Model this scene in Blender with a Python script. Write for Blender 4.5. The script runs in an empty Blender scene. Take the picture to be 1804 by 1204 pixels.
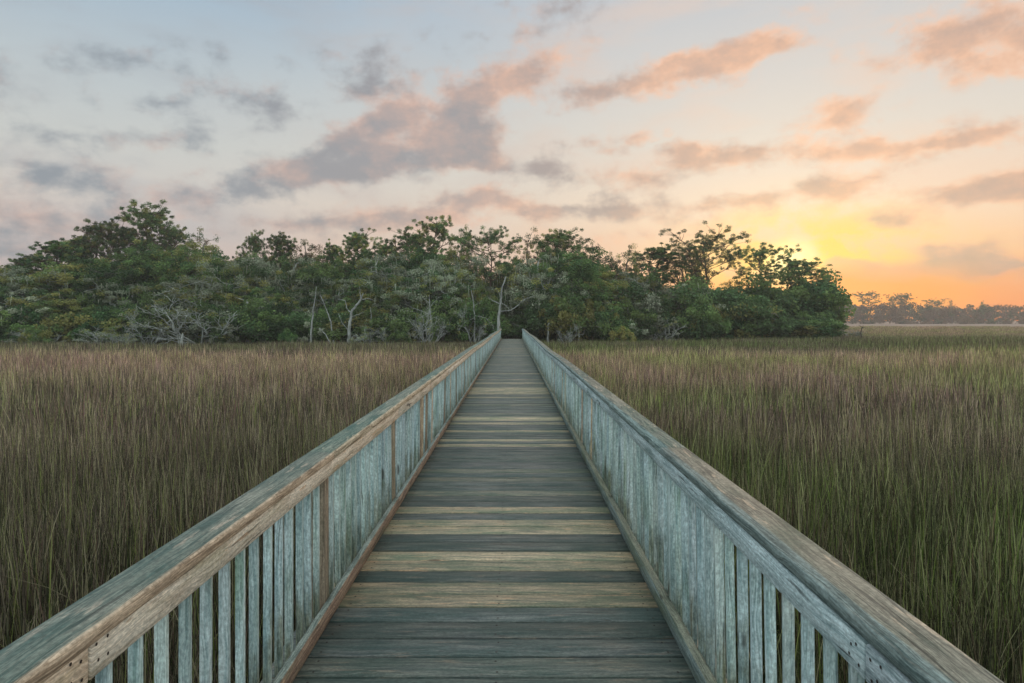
import bpy, math, random
import numpy as np
from mathutils import Vector, Matrix
R = math.radians
sc = bpy.context.scene
col = sc.collection
random.seed(7); rng = np.random.default_rng(11)

# ------------------------------------------------------------------ camera
EYE = 2.76; DECK = 1.15; F = 1203.0; HX, HY = 903.0, 565.0
cd = bpy.data.cameras.new('camera'); cam = bpy.data.objects.new('camera', cd); col.objects.link(cam)
cam.location = (0, 0, EYE); cam.rotation_euler = (R(90), 0, 0)
cd.sensor_width = 36; cd.lens = 36 * F / 1804; cd.shift_y = -37 / 1804; cd.shift_x = -1 / 1804
cd.clip_start = 0.05; cd.clip_end = 6000
sc.camera = cam
sc.view_settings.view_transform = 'Standard'; sc.view_settings.look = 'None'
sc.view_settings.exposure = 0; sc.view_settings.gamma = 1
sc.cycles.max_bounces = 6; sc.cycles.diffuse_bounces = 3; sc.cycles.transparent_max_bounces = 8
sc.cycles.volume_bounces = 0

def P(px, py, z):
    """a point seen at (px, py) of the photograph, z metres in front"""
    return Vector(((px - HX) / F * z, z, EYE + (HY - py) / F * z))
def lin(c):
    return tuple((x / 255 / 12.92) if x / 255 <= .04045 else ((x / 255 + .055) / 1.055) ** 2.4 for x in c)

# ------------------------------------------------------------------ node helper
class NT:
    def __init__(s, nt): s.t = nt; s.n = nt.nodes; s.l = nt.links
    def add(s, t, **kw):
        n = s.n.new('ShaderNode' + t)
        for k, v in kw.items(): setattr(n, k, v)
        return n
    def put(s, sock, v):
        if v is None: return
        if isinstance(v, bpy.types.NodeSocket): s.l.new(v, sock)
        elif isinstance(v, (tuple, list)) and len(v) == 3 and sock.type == 'RGBA': sock.default_value = (*v, 1)
        else: sock.default_value = v
    def m(s, op, a, b=None, c=None, clamp=False):
        n = s.add('Math', operation=op, use_clamp=clamp)
        s.put(n.inputs[0], a); s.put(n.inputs[1], b); s.put(n.inputs[2], c)
        return n.outputs[0]
    def vm(s, op, a, b=None, sc=None):
        n = s.add('VectorMath', operation=op); s.put(n.inputs[0], a); s.put(n.inputs[1], b)
        if sc is not None: s.put(n.inputs[3], sc)
        return n.outputs[1] if op in ('LENGTH', 'DOT_PRODUCT', 'DISTANCE') else n.outputs[0]
    def mix(s, f, a, b, blend='MIX'):
        n = s.add('Mix', data_type='RGBA', blend_type=blend)
        s.put(n.inputs[0], f); s.put(n.inputs[6], a); s.put(n.inputs[7], b)
        return n.outputs[2]
    def xyz(s, x, y, z):
        n = s.add('CombineXYZ'); s.put(n.inputs[0], x); s.put(n.inputs[1], y); s.put(n.inputs[2], z); return n.outputs[0]
    def sep(s, v):
        n = s.add('SeparateXYZ'); s.put(n.inputs[0], v); return n.outputs
    def noise(s, v, scale, detail=4, rough=.5, dist=0, col=False):
        n = s.add('TexNoise'); s.put(n.inputs['Vector'], v); n.inputs['Scale'].default_value = scale
        n.inputs['Detail'].default_value = detail; n.inputs['Roughness'].default_value = rough
        n.inputs['Distortion'].default_value = dist
        return n.outputs[1] if col else n.outputs[0]
    def ramp(s, v, lo, hi, a=0., b=1., smooth=True):
        n = s.add('MapRange', interpolation_type='SMOOTHSTEP' if smooth else 'LINEAR')
        s.put(n.inputs[0], v); n.inputs[1].default_value = lo; n.inputs[2].default_value = hi
        n.inputs[3].default_value = a; n.inputs[4].default_value = b
        return n.outputs[0]
    def cr(s, v, stops):
        n = s.add('ValToRGB'); e = n.color_ramp.elements
        while len(e) < len(stops): e.new(.5)
        for i, (p, c) in enumerate(stops): e[i].position = p; e[i].color = (*c, 1)
        s.put(n.inputs[0], v); return n.outputs[0]
    def map(s, v, loc=(0, 0, 0), rot=(0, 0, 0), scl=(1, 1, 1), kind='POINT'):
        n = s.add('Mapping', vector_type=kind); s.put(n.inputs[0], v)
        n.inputs[1].default_value = loc; n.inputs[2].default_value = rot; n.inputs[3].default_value = scl
        return n.outputs[0]

# ------------------------------------------------------------------ sky
SUN_AZ = math.atan((1384 - HX) / F); SUN_EL = R(5.0)
w = bpy.data.worlds.new('World'); sc.world = w; w.use_nodes = True
t = NT(w.node_tree); t.n.clear()
def azel(px, py):
    return math.atan((px - HX) / F), math.atan((HY - py) / math.hypot(F, px - HX))
d = t.vm('NORMALIZE', t.add('TexCoord').outputs['Generated'])
dx, dy, dz = t.sep(d)
az = t.m('ARCTAN2', dx, dy); el = t.m('ARCSINE', dz)
ae = t.xyz(az, el, 0)
el01 = t.m('DIVIDE', el, R(30), clamp=True)
def deg(x): return x / 30
cool = t.cr(el01, [(0, lin((168, 158, 164))), (deg(5), lin((204, 188, 184))), (deg(9), lin((214, 206, 198))), (deg(13), lin((204, 206, 202))),
                   (deg(18), lin((190, 200, 204))), (deg(25), lin((160, 184, 203))), (1, lin((150, 176, 198)))])
warm = t.cr(el01, [(0, lin((255, 128, 52))), (deg(2.4), lin((255, 154, 88))), (deg(5), lin((250, 198, 150))), (deg(8.5), lin((244, 218, 190))), (deg(13), lin((228, 218, 204))),
                   (deg(18), lin((218, 213, 206))), (deg(25), lin((202, 204, 206))), (1, lin((184, 192, 200)))])
wv = t.noise(ae, 3.0, 2, .5)
azn = t.m('ADD', az, t.m('MULTIPLY', t.m('SUBTRACT', wv, .5), .5))
wf = t.m('MULTIPLY', t.ramp(azn, R(-30), R(24)), t.ramp(az, R(75), R(130), 1, 0))
base = t.mix(wf, cool, warm)
# unseen sky behind the viewer and overhead, brightened as fill for the foreground
back = t.ramp(dy, .35, -.35)
hi = t.ramp(el, R(28), R(60))
base = t.mix(t.m('MAXIMUM', back, hi), base, (1.08, 1.18, 1.18))
# sun glow behind thin cloud
def gblob(px, py, rx, ry, ang=0):
    a, e = azel(px, py)
    v = t.map(ae, (a, e, 0), (0, 0, R(ang)), (rx / F * 1.65, ry / F * 1.75, 1), 'TEXTURE')
    g = t.add('TexGradient', gradient_type='QUADRATIC_SPHERE'); t.put(g.inputs[0], v)
    return g.outputs[1]
# domain warp and cloud texture
wn = t.noise(t.map(ae, scl=(1, 1.7, 1)), 7.5, 4, .6, col=True)
warp = t.vm('SCALE', t.vm('SUBTRACT', wn, (.5, .5, .5)), sc=.085)
ae0 = ae
ae = t.vm('ADD', ae, t.vm('MULTIPLY', warp, (1, .55, 0)))
clouds = [  # px, py, rx, ry, angle, amount, warmth
 (655,145,75,30,0,.8,0),(545,300,130,36,8,1.1,.0),(640,262,120,48,15,1.1,.1),(710,205,110,46,22,1.0,.75),(845,172,100,48,15,.95,.75),(760,250,90,34,10,.8,.3),
 (848,240,66,44,0,.95,.25),(945,125,100,38,15,.75,.85),(700,290,150,30,4,.7,.25),(830,285,70,24,0,.6,.5),
 (1045,165,95,28,10,.75,.5),(1180,125,110,28,12,.8,.75),(1290,98,130,32,12,.95,.95),(1375,75,60,18,10,.5,.95),
 (960,295,75,32,0,.85,.15),(1130,305,85,28,-4,.75,.3),(1085,368,100,26,4,1,.15),(990,372,60,18,0,.8,.25),(930,376,50,20,0,.8,.4),
 (775,372,140,32,8,.95,.6),(640,392,120,30,6,.85,.45),(860,352,60,22,0,.8,.85),(500,400,110,20,0,.6,.5),
 (350,345,130,30,5,.9,.3),(90,305,100,30,4,.65,.1),(440,180,110,46,10,.6,.05),(275,182,60,26,0,.5,.05),(240,100,140,26,12,.45,.05),
 (1730,55,150,60,0,1,1),(1780,100,90,30,0,.8,1),(1480,210,85,28,0,.85,.8),(1640,250,110,18,6,.6,.8),(1730,242,80,15,0,.6,.8),
 (1310,275,140,28,4,.9,.7),(1220,270,50,20,0,.7,.5),(1500,265,90,24,0,.85,.95),(1450,345,80,24,8,.95,.6),(1530,325,50,22,30,.7,.6),
 (1700,326,100,24,0,.95,.65),(1795,326,60,26,0,.9,.8),(1585,388,55,20,0,.9,.55),(1240,362,80,26,0,.75,.4),(1340,350,60,20,0,.6,.7),
 (1560,492,160,20,2,1.1,.2),(1690,463,60,24,-15,1,.25),(1500,470,70,16,-8,.8,.5),(1780,470,60,12,0,.6,.6),(1230,410,80,20,0,.55,.6),(1130,412,60,18,0,.6,.4),
 (60,385,160,36,2,.5,.5),(190,400,120,26,4,.5,.5),(20,440,140,30,0,.6,.1),(300,250,150,22,6,.4,.1),(90,230,150,20,3,.3,.05),
 (1130,235,50,14,0,.55,.9),(1060,255,60,16,0,.5,.4),(930,60,200,30,8,.3,.1),(950,20,120,24,0,.35,.1),(620,90,160,26,12,.35,.1),(1000,430,120,22,0,.5,.75),(1640,440,80,12,0,.5,.7),
 (-350,300,250,50,5,.8,.1),(-300,120,260,50,8,.7,.1),(2150,200,260,60,0,.8,.7),(2200,420,300,40,0,.8,.6)]
D = W_ = None
for (px, py, rx, ry, an, am, wa) in clouds:
    g = gblob(px, py, rx, ry, an)
    D = t.m('MULTIPLY', g, am * 1.5) if D is None else t.m('MULTIPLY_ADD', g, am * 1.5, D)
    W_ = t.m('MULTIPLY', g, am * 1.5 * wa) if W_ is None else t.m('MULTIPLY_ADD', g, am * 1.5 * wa, W_)
W_ = t.m('DIVIDE', W_, t.m('MAXIMUM', D, .02))
cn = t.noise(t.map(ae0, rot=(0, 0, R(-12)), scl=(1, 1.45, 1)), 18, 9, .58, .1)
cn2 = t.noise(t.map(ae0, (3, 1, 0), rot=(0, 0, R(-8)), scl=(1, 2.8, 1)), 4.5, 5, .55, .3)
# thin veils over the whole sky
veil = t.m('MULTIPLY', t.ramp(cn2, .43, .68), .4)
base = t.mix(t.m('MULTIPLY', veil, t.ramp(el, R(0), R(5))), base, t.mix(wf, lin((170, 174, 180)), lin((244, 208, 182))))
den = t.m('ADD', t.m('MINIMUM', D, 1.15), t.m('MULTIPLY', t.m('SUBTRACT', cn, .5), 2.7))
den = t.m('MULTIPLY', den, t.ramp(D, .0, .12))
dens = t.m('MULTIPLY', t.ramp(den, .08, 1.15), .92)
grey = t.mix(wf, lin((140, 148, 157)), lin((172, 152, 144)))
pink = t.mix(wf, lin((226, 184, 166)), lin((255, 196, 154)))
cw = t.noise(t.map(ae0, (5, 2, 0), rot=(0, 0, R(-12)), scl=(1, 1.6, 1)), 11, 5, .6)
wfac = t.m('ADD', t.m('MULTIPLY', W_, .9), t.m('MULTIPLY', t.m('SUBTRACT', cw, .5), 3.0), clamp=True)
# dense cores stay darker, thin rims catch the light
wfac = t.m('MULTIPLY', wfac, t.ramp(den, .4, 1.5, 1.1, .5), clamp=True)
ccol = t.mix(wfac, grey, pink)
sky = t.mix(dens, base, ccol)
ae = t.vm('ADD', ae0, t.vm('MULTIPLY', warp, (.6, .35, 0)))
g1 = t.m('MULTIPLY', gblob(1415, 472, 195, 90), 1.9)
g2 = t.m('MULTIPLY', gblob(1390, 468, 44, 34), 1.5)
g3 = t.m('MULTIPLY', gblob(1470, 520, 210, 34), 2.6)
gm = t.m('MULTIPLY', g1, t.ramp(dens, .0, .9, 1, .25))
gm = t.m('MULTIPLY', gm, t.ramp(cn, .36, .62, .12, 1.2))
sky = t.mix(t.m('MINIMUM', gm, 1), sky, lin((255, 212, 84)))
sky = t.mix(t.m('MINIMUM', g3, 1), sky, lin((255, 150, 8)))
sky = t.mix(t.m('MINIMUM', g2, 1), sky, (1.7, 1.4, .6))
below = t.ramp(el, R(-1), R(-6))
sky = t.mix(below, sky, lin((110, 104, 98)))
ns = t.add('TexSky', sky_type='NISHITA'); ns.sun_disc = False; ns.sun_elevation = SUN_EL; ns.sun_rotation = SUN_AZ
ns.air_density = 1; ns.dust_density = 1.5; ns.ozone_density = 2
total = t.mix(1.0, t.vm('SCALE', sky, sc=9.6), t.vm('SCALE', ns.outputs[0], sc=.12), 'ADD')
bg = t.add('Background'); t.put(bg.inputs[0], total); bg.inputs[1].default_value = .1
t.l.new(bg.outputs[0], t.add('OutputWorld').inputs[0])
w.cycles.sampling_method = 'MANUAL'; w.cycles.sample_map_resolution = 512

# ------------------------------------------------------------------ sun (low, behind the trees)
sl = bpy.data.lights.new('sun', 'SUN'); so = bpy.data.objects.new('sun', sl); col.objects.link(so)
sl.energy = .9; sl.angle = R(10); sl.color = (1, .62, .36)
sd = Vector((math.sin(SUN_AZ) * math.cos(SUN_EL), math.cos(SUN_AZ) * math.cos(SUN_EL), math.sin(SUN_EL)))
so.rotation_euler = sd.to_track_quat('Z', 'Y').to_euler()

# ------------------------------------------------------------------ object helpers
def tag(o, label=None, cat=None, group=None, kind=None):
    if label: o['label'] = label
    if cat: o['category'] = cat
    if group: o['group'] = group
    if kind: o['kind'] = kind
    return o
def empty(name, loc=(0, 0, 0), rz=0):
    o = bpy.data.objects.new(name, None); col.objects.link(o); o.location = loc; o.rotation_euler.z = rz
    o.empty_display_size = .3
    return o
def link(name, me, parent=None):
    o = bpy.data.objects.new(name, me); col.objects.link(o)
    if parent is not None: o.parent = parent
    return o
def np_mesh(name, V, Fc, mat=None, colors=None, grain=None, smooth=False):
    """V (n,3); Fc list of faces arrays (k,3|4)"""
    V = np.asarray(V, dtype=np.float32)
    if isinstance(Fc, np.ndarray): Fc = [Fc]
    me = bpy.data.meshes.new(name)
    me.vertices.add(len(V)); me.vertices.foreach_set('co', V.ravel())
    li = np.concatenate([f.ravel() for f in Fc]).astype(np.int32)
    tot = np.concatenate([np.full(len(f), f.shape[1]) for f in Fc]).astype(np.int32)
    st = np.concatenate([[0], np.cumsum(tot)[:-1]]).astype(np.int32)
    me.loops.add(len(li)); me.loops.foreach_set('vertex_index', li)
    me.polygons.add(len(tot)); me.polygons.foreach_set('loop_start', st); me.polygons.foreach_set('loop_total', tot)
    if smooth: me.polygons.foreach_set('use_smooth', np.ones(len(tot), bool))
    if colors is not None:
        a = me.attributes.new('tone', 'FLOAT_COLOR', 'POINT')
        c = np.ones((len(V), 4), np.float32); c[:, :3] = colors; a.data.foreach_set('color', c.ravel())
    if grain is not None:
        a = me.attributes.new('grain', 'FLOAT_VECTOR', 'POINT'); a.data.foreach_set('vector', np.asarray(grain, np.float32).ravel())
    me.update(); me.validate()
    if mat: me.materials.append(mat)
    return me

# ------------------------------------------------------------------ materials
def mat_base(name):
    m = bpy.data.materials.new(name); m.use_nodes = True
    q = NT(m.node_tree); q.n.clear()
    out = q.add('OutputMaterial'); return m, q, out
def principled(q, out, colr, rough=.8, bump=None, bstr=.3, bdist=.01, spec=.3):
    b = q.add('BsdfPrincipled'); q.put(b.inputs['Base Color'], colr); q.put(b.inputs['Roughness'], rough)
    b.inputs['Specular IOR Level'].default_value = spec
    if bump is not None:
        bp = q.add('Bump'); bp.inputs['Strength'].default_value = bstr; bp.inputs['Distance'].default_value = bdist
        q.put(bp.inputs['Height'], bump); q.l.new(bp.outputs[0], b.inputs['Normal'])
    q.l.new(b.outputs[0], out.inputs[0]); return b

def wood(name, ca, cb, algae, algae_amt, rough=.75, worn=None, bstr=.6, spec=.3, patch_scale=2.2, top=None, edge=None, foot=None):
    """weathered board: 'grain' runs (along, across, through) in metres"""
    m, q, out = mat_base(name)
    g = q.add('Attribute', attribute_name='grain').outputs['Vector']
    tone = q.add('Attribute', attribute_name='tone').outputs['Color']
    gx, gy, gz = q.sep(g)
    yy = q.m('ADD', gy, gz)
    wob = q.noise(q.xyz(q.m('MULTIPLY', gx, .9), q.m('MULTIPLY', yy, 5), 0), 1.6, 3, .5)
    yw = q.m('MULTIPLY_ADD', wob, .09, yy)
    fine = q.noise(q.xyz(q.m('MULTIPLY', gx, 2.2), q.m('MULTIPLY', yw, 120), 0), 1.5, 5, .65)
    ring = q.noise(q.xyz(q.m('MULTIPLY', gx, 2.6), q.m('MULTIPLY', yw, 40), 3.), 1.0, 4, .65)
    gr = q.m('ADD', q.m('MULTIPLY', fine, .5), q.m('MULTIPLY', ring, .5))
    grc = q.ramp(gr, .41, .57)
    c = q.mix(grc, ca, cb)
    # cracks
    crk = q.noise(q.xyz(q.m('MULTIPLY', gx, 1.8), q.m('MULTIPLY', yw, 48), 9.), 1.0, 3, .55)
    crf = q.ramp(crk, .31, .375, 1, 0)
    c = q.mix(q.m('MULTIPLY', crf, .7), c, (.018, .018, .018))
    # blotches of algae and damp
    pn = q.noise(q.xyz(q.m('MULTIPLY', gx, .8), q.m('MULTIPLY', yy, 3.2), q.m('MULTIPLY', gz, 3)), patch_scale, 5, .62)
    pf = q.m('MULTIPLY', q.ramp(pn, .62 - .35 * algae_amt, .80 - .25 * algae_amt), .85)
    pf = q.m('MULTIPLY', pf, q.m('MULTIPLY_ADD', grc, -.35, 1))
    c = q.mix(pf, c, algae)
    if worn:
        wn_ = q.noise(q.xyz(q.m('MULTIPLY', gx, 3), q.m('MULTIPLY', yy, 22), 5.), 1.3, 4, .6)
        c = q.mix(q.m('MULTIPLY', q.ramp(wn_, .60, .68), .75), c, worn)
    pos = q.add('NewGeometry').outputs
    if top:      # upward faces have weathered to another colour
        nzz = q.sep(pos['Normal'])[2]
        c = q.mix(q.m('MULTIPLY', q.ramp(nzz, .5, .8), .85), c, q.mix(grc, top[0], top[1]))
    if edge:     # a differently worn strip along the edge nearest the walkway
        ax = q.m('ABSOLUTE', q.sep(pos['Position'])[0])
        en = q.noise(q.xyz(q.m('MULTIPLY', gx, 2.0), q.m('MULTIPLY', yw, 40), 7.), 1.2, 4, .6)
        ef = q.ramp(q.m('ADD', ax, q.m('MULTIPLY', q.m('SUBTRACT', en, .5), edge[1] * 1.6)), edge[0] - edge[1] * .25, edge[0] + edge[1] * .25, 1, 0)
        c = q.mix(q.m('MULTIPLY', ef, .9), c, q.mix(grc, edge[2], edge[3]))
    if foot:     # algae and dirt that has crept up from the bottom ends
        fn = q.noise(q.xyz(q.m('MULTIPLY', yy, 9), q.m('MULTIPLY', gx, 2.5), 2.), 1.4, 5, .65)
        hgt_ = q.m('ADD', q.sep(pos['Position'])[2], q.m('MULTIPLY', q.m('SUBTRACT', fn, .5), -1.5))
        c = q.mix(q.m('MULTIPLY', q.ramp(hgt_, DECK + .42, DECK - .05), .75), c, q.mix(grc, foot[0], foot[1]))
    # knots
    vo = q.add('TexVoronoi', feature='F1'); q.put(vo.inputs['Vector'], q.xyz(q.m('MULTIPLY', gx, 1.7), q.m('MULTIPLY', yy, 5.0), 0.))
    vo.inputs['Scale'].default_value = 1; vo.inputs['Randomness'].default_value = 1
    kn = q.ramp(vo.outputs['Distance'], .05, .1, 1, 0)
    c = q.mix(q.m('MULTIPLY', kn, .75), c, (.03, .024, .02))
    iso = q.noise(q.xyz(q.m('MULTIPLY', gx, 38), q.m('MULTIPLY', yw, 60), q.m('MULTIPLY', gz, 60)), 1.5, 5, .7)
    c = q.mix(1, c, q.mix(q.ramp(iso, .34, .66), (.74, .75, .75), (1.2, 1.19, 1.18)), 'MULTIPLY')
    sp = q.noise(q.xyz(q.m('MULTIPLY', gx, 14), q.m('MULTIPLY', yw, 90), gz), 1.6, 4, .7)
    c = q.mix(1, c, q.mix(q.ramp(sp, .35, .65), (.80, .80, .80), (1.14, 1.14, 1.14)), 'MULTIPLY')
    c = q.mix(1, c, tone, 'MULTIPLY')
    hgt = q.m('ADD', q.m('MULTIPLY', gr, 1.), q.m('MULTIPLY', crf, -.8))
    principled(q, out, c, rough if not isinstance(rough, tuple) else q.ramp(pn, .3, .7, *rough), hgt, bstr, .004, spec)
    return m

W_DECK = wood('deck wood', lin((74, 88, 88)), lin((140, 146, 138)), lin((66, 94, 88)), .75, (.42, .62), worn=lin((150, 142, 128)), spec=.45)
W_TOE_L = wood('toe wood brown', lin((104, 84, 72)), lin((160, 138, 118)), lin((98, 104, 84)), .4, worn=lin((190, 160, 130)), top=(lin((84, 104, 100)), lin((140, 158, 152))))
W_TOE_R = wood('toe wood grey', lin((78, 94, 92)), lin((124, 138, 136)), lin((88, 100, 76)), .55, top=(lin((92, 96, 82)), lin((132, 134, 116))))
W_BAL = wood('baluster wood', lin((140, 166, 168)), lin((192, 212, 212)), lin((116, 142, 122)), .38, patch_scale=1.6, bstr=.4, foot=(lin((62, 70, 50)), lin((118, 118, 84))))
W_BALT = wood('baluster wood tan', lin((150, 132, 112)), lin((196, 178, 152)), lin((110, 96, 76)), .35, patch_scale=1.6)
W_CAP_L = wood('cap wood green', lin((84, 98, 92)), lin((146, 152, 140)), lin((74, 100, 94)), .8, worn=lin((176, 168, 152)), edge=(.984, .02, lin((134, 118, 98)), lin((204, 188, 164))))
W_CAP_R = wood('cap wood brown', lin((90, 94, 88)), lin((146, 146, 134)), lin((84, 102, 92)), .55, worn=lin((190, 176, 156)), edge=(.846, .022, lin((78, 98, 98)), lin((132, 152, 152))))
W_FAS_L = wood('rail wood tan', lin((184, 168, 148)), lin((226, 214, 196)), lin((156, 150, 122)), .35, worn=lin((196, 160, 124)), bstr=.7)  # tan from moisture, plus warm sunrise light put into the base colour
W_FAS_R = wood('rail wood blue grey', lin((142, 164, 168)), lin((192, 210, 214)), lin((100, 124, 120)), .4, bstr=.5)  # blue grey from moisture, plus the cool unlit side put into the colour
W_POST = wood('post wood', lin((120, 108, 92)), lin((162, 150, 130)), lin((84, 92, 74)), .5)
W_PILE = wood('pile wood', lin((70, 66, 56)), lin((104, 98, 84)), lin((60, 70, 50)), .6)
m, q, out = mat_base('nail'); principled(q, out, (.03, .022, .02), .6); NAIL = m

def foliage(name, trans=.35, hue=None, rough=.65):
    m, q, out = mat_base(name)
    tone = q.add('Attribute', attribute_name='tone').outputs['Color']
    oi = q.add('ObjectInfo').outputs
    v = q.m('MULTIPLY_ADD', oi['Random'], .7, .75)
    hs = q.add('HueSaturation'); q.put(hs.inputs['Color'], tone); q.put(hs.inputs['Value'], v)
    q.put(hs.inputs['Hue'], q.m('MULTIPLY_ADD', q.m('FRACT', q.m('MULTIPLY', oi['Random'], 7.3)), .035, .483))
    c = hs.outputs[0]
    b = q.add('BsdfPrincipled'); q.put(b.inputs['Base Color'], c); b.inputs['Roughness'].default_value = rough
    b.inputs['Specular IOR Level'].default_value = .25
    tr = q.add('BsdfTranslucent'); q.put(tr.inputs[0], c)
    mx = q.add('MixShader'); mx.inputs[0].default_value = trans
    q.l.new(b.outputs[0], mx.inputs[1]); q.l.new(tr.outputs[0], mx.inputs[2]); q.l.new(mx.outputs[0], out.inputs[0])
    return m
LEAF = foliage('leaves'); NEEDLE = foliage('needles', .2); MOSS = foliage('moss', .3, rough=.9)
def bark(name, a, b):
    m, q, out = mat_base(name)
    p = q.add('TexCoord').outputs['Object']
    n = q.noise(q.map(p, scl=(1, 1, .25)), 9, 5, .65)
    n2 = q.noise(p, 1.3, 3)
    c = q.mix(q.ramp(q.m('ADD', n, q.m('MULTIPLY', n2, .6)), .6, 1.0), a, b)
    principled(q, out, c, .9, n, .6, .05); return m
BARK_PINE = bark('pine bark', lin((70, 56, 46)), lin((112, 92, 78)))
BARK_OAK = bark('grey bark', lin((78, 76, 70)), lin((128, 126, 118)))
BARK_DEAD = bark('bleached wood', lin((112, 116, 112)), lin((172, 178, 174)))
BARK_TWIG = bark('pale twig', lin((128, 134, 130)), lin((178, 184, 178)))
BARK_DARK = bark('dark stump bark', lin((36, 34, 34)), lin((70, 66, 62)))

# ------------------------------------------------------------------ ground
def sstep(x, a, b):
    u = np.clip((x - a) / (b - a), 0, 1); return u * u * (3 - 2 * u)
def ground_h(x, y):
    """mud level: 0 close by, rising to the far sward; a low bank carries the wood"""
    h = .06 * np.sin(x * .23 + 1) * np.sin(y * .19) + .45 * sstep(y, 105, 190)
    fy = front(x)
    h = h + .75 * sstep(y, fy - 2, fy + 6) * (1 - sstep(x, 40, 50)) * (1 - sstep(y, 120, 150))
    return h
K = 1.09
def front0(x): return 66 + np.clip(x, 0, 45) * .42 - np.clip(-x, 0, 50) * .06
def front(x):
    """y of the wood's edge as a function of x"""
    return K * front0(x / K)
ys = np.concatenate([np.linspace(-60, 130, 120), np.geomspace(135, 3500, 60)])
xs = np.concatenate([-np.geomspace(3000, 90, 30), np.linspace(-85, 85, 110), np.geomspace(90, 3000, 30)])
X, Y = np.meshgrid(xs, ys); Z = ground_h(X, Y)
nx, ny = len(xs), len(ys)
idx = np.arange(nx * ny).reshape(ny, nx)
Fq = np.stack([idx[:-1, :-1], idx[:-1, 1:], idx[1:, 1:], idx[1:, :-1]], -1).reshape(-1, 4)
m, q, out = mat_base('marsh mud and sward')
pos = q.add('NewGeometry').outputs['Position']
px_, py_, pz_ = q.sep(pos)
n1 = q.noise(pos, .9, 6, .6); n2 = q.noise(q.map(pos, scl=(.25, 1, 1)), .035, 4, .6)
mud = q.mix(q.ramp(n1, .35, .7), (.030, .028, .018), (.07, .058, .038))
far = q.mix(q.ramp(n2, .35, .62), lin((132, 116, 106)), lin((168, 144, 132)))
far = q.mix(q.m('MULTIPLY', q.ramp(n1, .3, .7), .4), far, lin((128, 118, 92)))
side = q.ramp(q.m('MULTIPLY_ADD', py_, -.8, q.m('ABSOLUTE', px_)), 10, 22)
c = q.mix(q.ramp(py_, 95, 140), q.mix(side, mud, q.mix(1, far, (.5, .48, .42), 'MULTIPLY')), far)
principled(q, out, c, .95, n1, .5, .1)
GROUND = m
g = link('ground', np_mesh('ground', np.stack([X, Y, Z], -1).reshape(-1, 3), Fq, GROUND, smooth=True)); tag(g, kind='structure')

# ------------------------------------------------------------------ boardwalk
class Boards:
    def __init__(s): s.V = []; s.F = []; s.C = []; s.G = []; s.n = 0
    def board(s, lo, hi, axis, tone=(1, 1, 1), ch=.003, jit=0, tilt=0, skew=0):
        """chamfered box from lo to hi, grain along axis (0 x, 1 y, 2 z)"""
        lo = np.array(lo, float); hi = np.array(hi, float); c = (lo + hi) / 2; h = (hi - lo) / 2
        ch = min(ch, h.min() * .45)
        vs = []; 
        for ax in range(3):
            for sgn in (-1, 1):
                o = [i for i in range(3) if i != ax]
                for (a, b) in ((-1, -1), (1, -1), (1, 1), (-1, 1)):
                    v = np.zeros(3); v[ax] = sgn * h[ax]; v[o[0]] = a * (h[o[0]] - ch); v[o[1]] = b * (h[o[1]] - ch)
                    vs.append(v)
        vs = np.array(vs)
        key = {}
        F = []
        for ax in range(3):
            for k, sgn in enumerate((-1, 1)):
                b = (ax * 2 + k) * 4; f = [b, b + 1, b + 2, b + 3]
                nrm = np.cross(vs[f[1]] - vs[f[0]], vs[f[2]] - vs[f[1]])
                if nrm[ax] * sgn < 0: f = f[::-1]
                F.append(f)
        # edge chamfers
        def vid(ax, sgn, coords):
            b = (ax * 2 + (0 if sgn < 0 else 1)) * 4
            o = [i for i in range(3) if i != ax]
            q_ = {(-1, -1): 0, (1, -1): 1, (1, 1): 2, (-1, 1): 3}[(coords[o[0]], coords[o[1]])]
            return b + q_
        for a in range(3):
            for b in range(a + 1, 3):
                cax = 3 - a - b
                for sa in (-1, 1):
                    for sb in (-1, 1):
                        co = {}
                        def cc(cs): 
                            d_ = {a: sa, b: sb, cax: cs}; return d_
                        f = [vid(a, sa, cc(-1)), vid(a, sa, cc(1)), vid(b, sb, cc(1)), vid(b, sb, cc(-1))]
                        n_ = np.cross(vs[f[1]] - vs[f[0]], vs[f[2]] - vs[f[1]])
                        if n_[a] * sa + n_[b] * sb < 0: f = f[::-1]
                        F.append(f)
        # corners as degenerate quads (triangle + repeated) -> real triangles
        T = []
        for sx in (-1, 1):
            for sy in (-1, 1):
                for sz in (-1, 1):
                    dct = {0: sx, 1: sy, 2: sz}
                    f = [vid(0, sx, dct), vid(1, sy, dct), vid(2, sz, dct)]
                    n_ = np.cross(vs[f[1]] - vs[f[0]], vs[f[2]] - vs[f[1]])
                    if n_ @ np.array([sx, sy, sz]) < 0: f = f[::-1]
                    T.append(f)
        off = rng.uniform(0, 60, 2)
        o = [i for i in range(3) if i != axis]
        G = np.stack([vs[:, axis] + off[0], vs[:, o[0]] + off[1], vs[:, o[1]]], -1)
        if tilt: vs = vs + np.stack([np.zeros(len(vs)), np.zeros(len(vs)), vs[:, 0] * tilt], -1)
        if skew: vs = vs + np.stack([np.zeros(len(vs)), vs[:, 2] * skew / max(h[2], .1), np.zeros(len(vs))], -1)
        vs = vs + c + (rng.uniform(-jit, jit, 3) if jit else 0)
        s.V.append(vs); s.G.append(G); s.C.append(np.tile(tone, (len(vs), 1)))
        s.F.append((np.array(F) + s.n, np.array(T) + s.n)); s.n += len(vs)
    def mesh(s, name, mat):
        return np_mesh(name, np.concatenate(s.V), [np.concatenate([f[0] for f in s.F]), np.concatenate([f[1] for f in s.F])], mat,
                       np.concatenate(s.C), np.concatenate(s.G))
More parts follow.
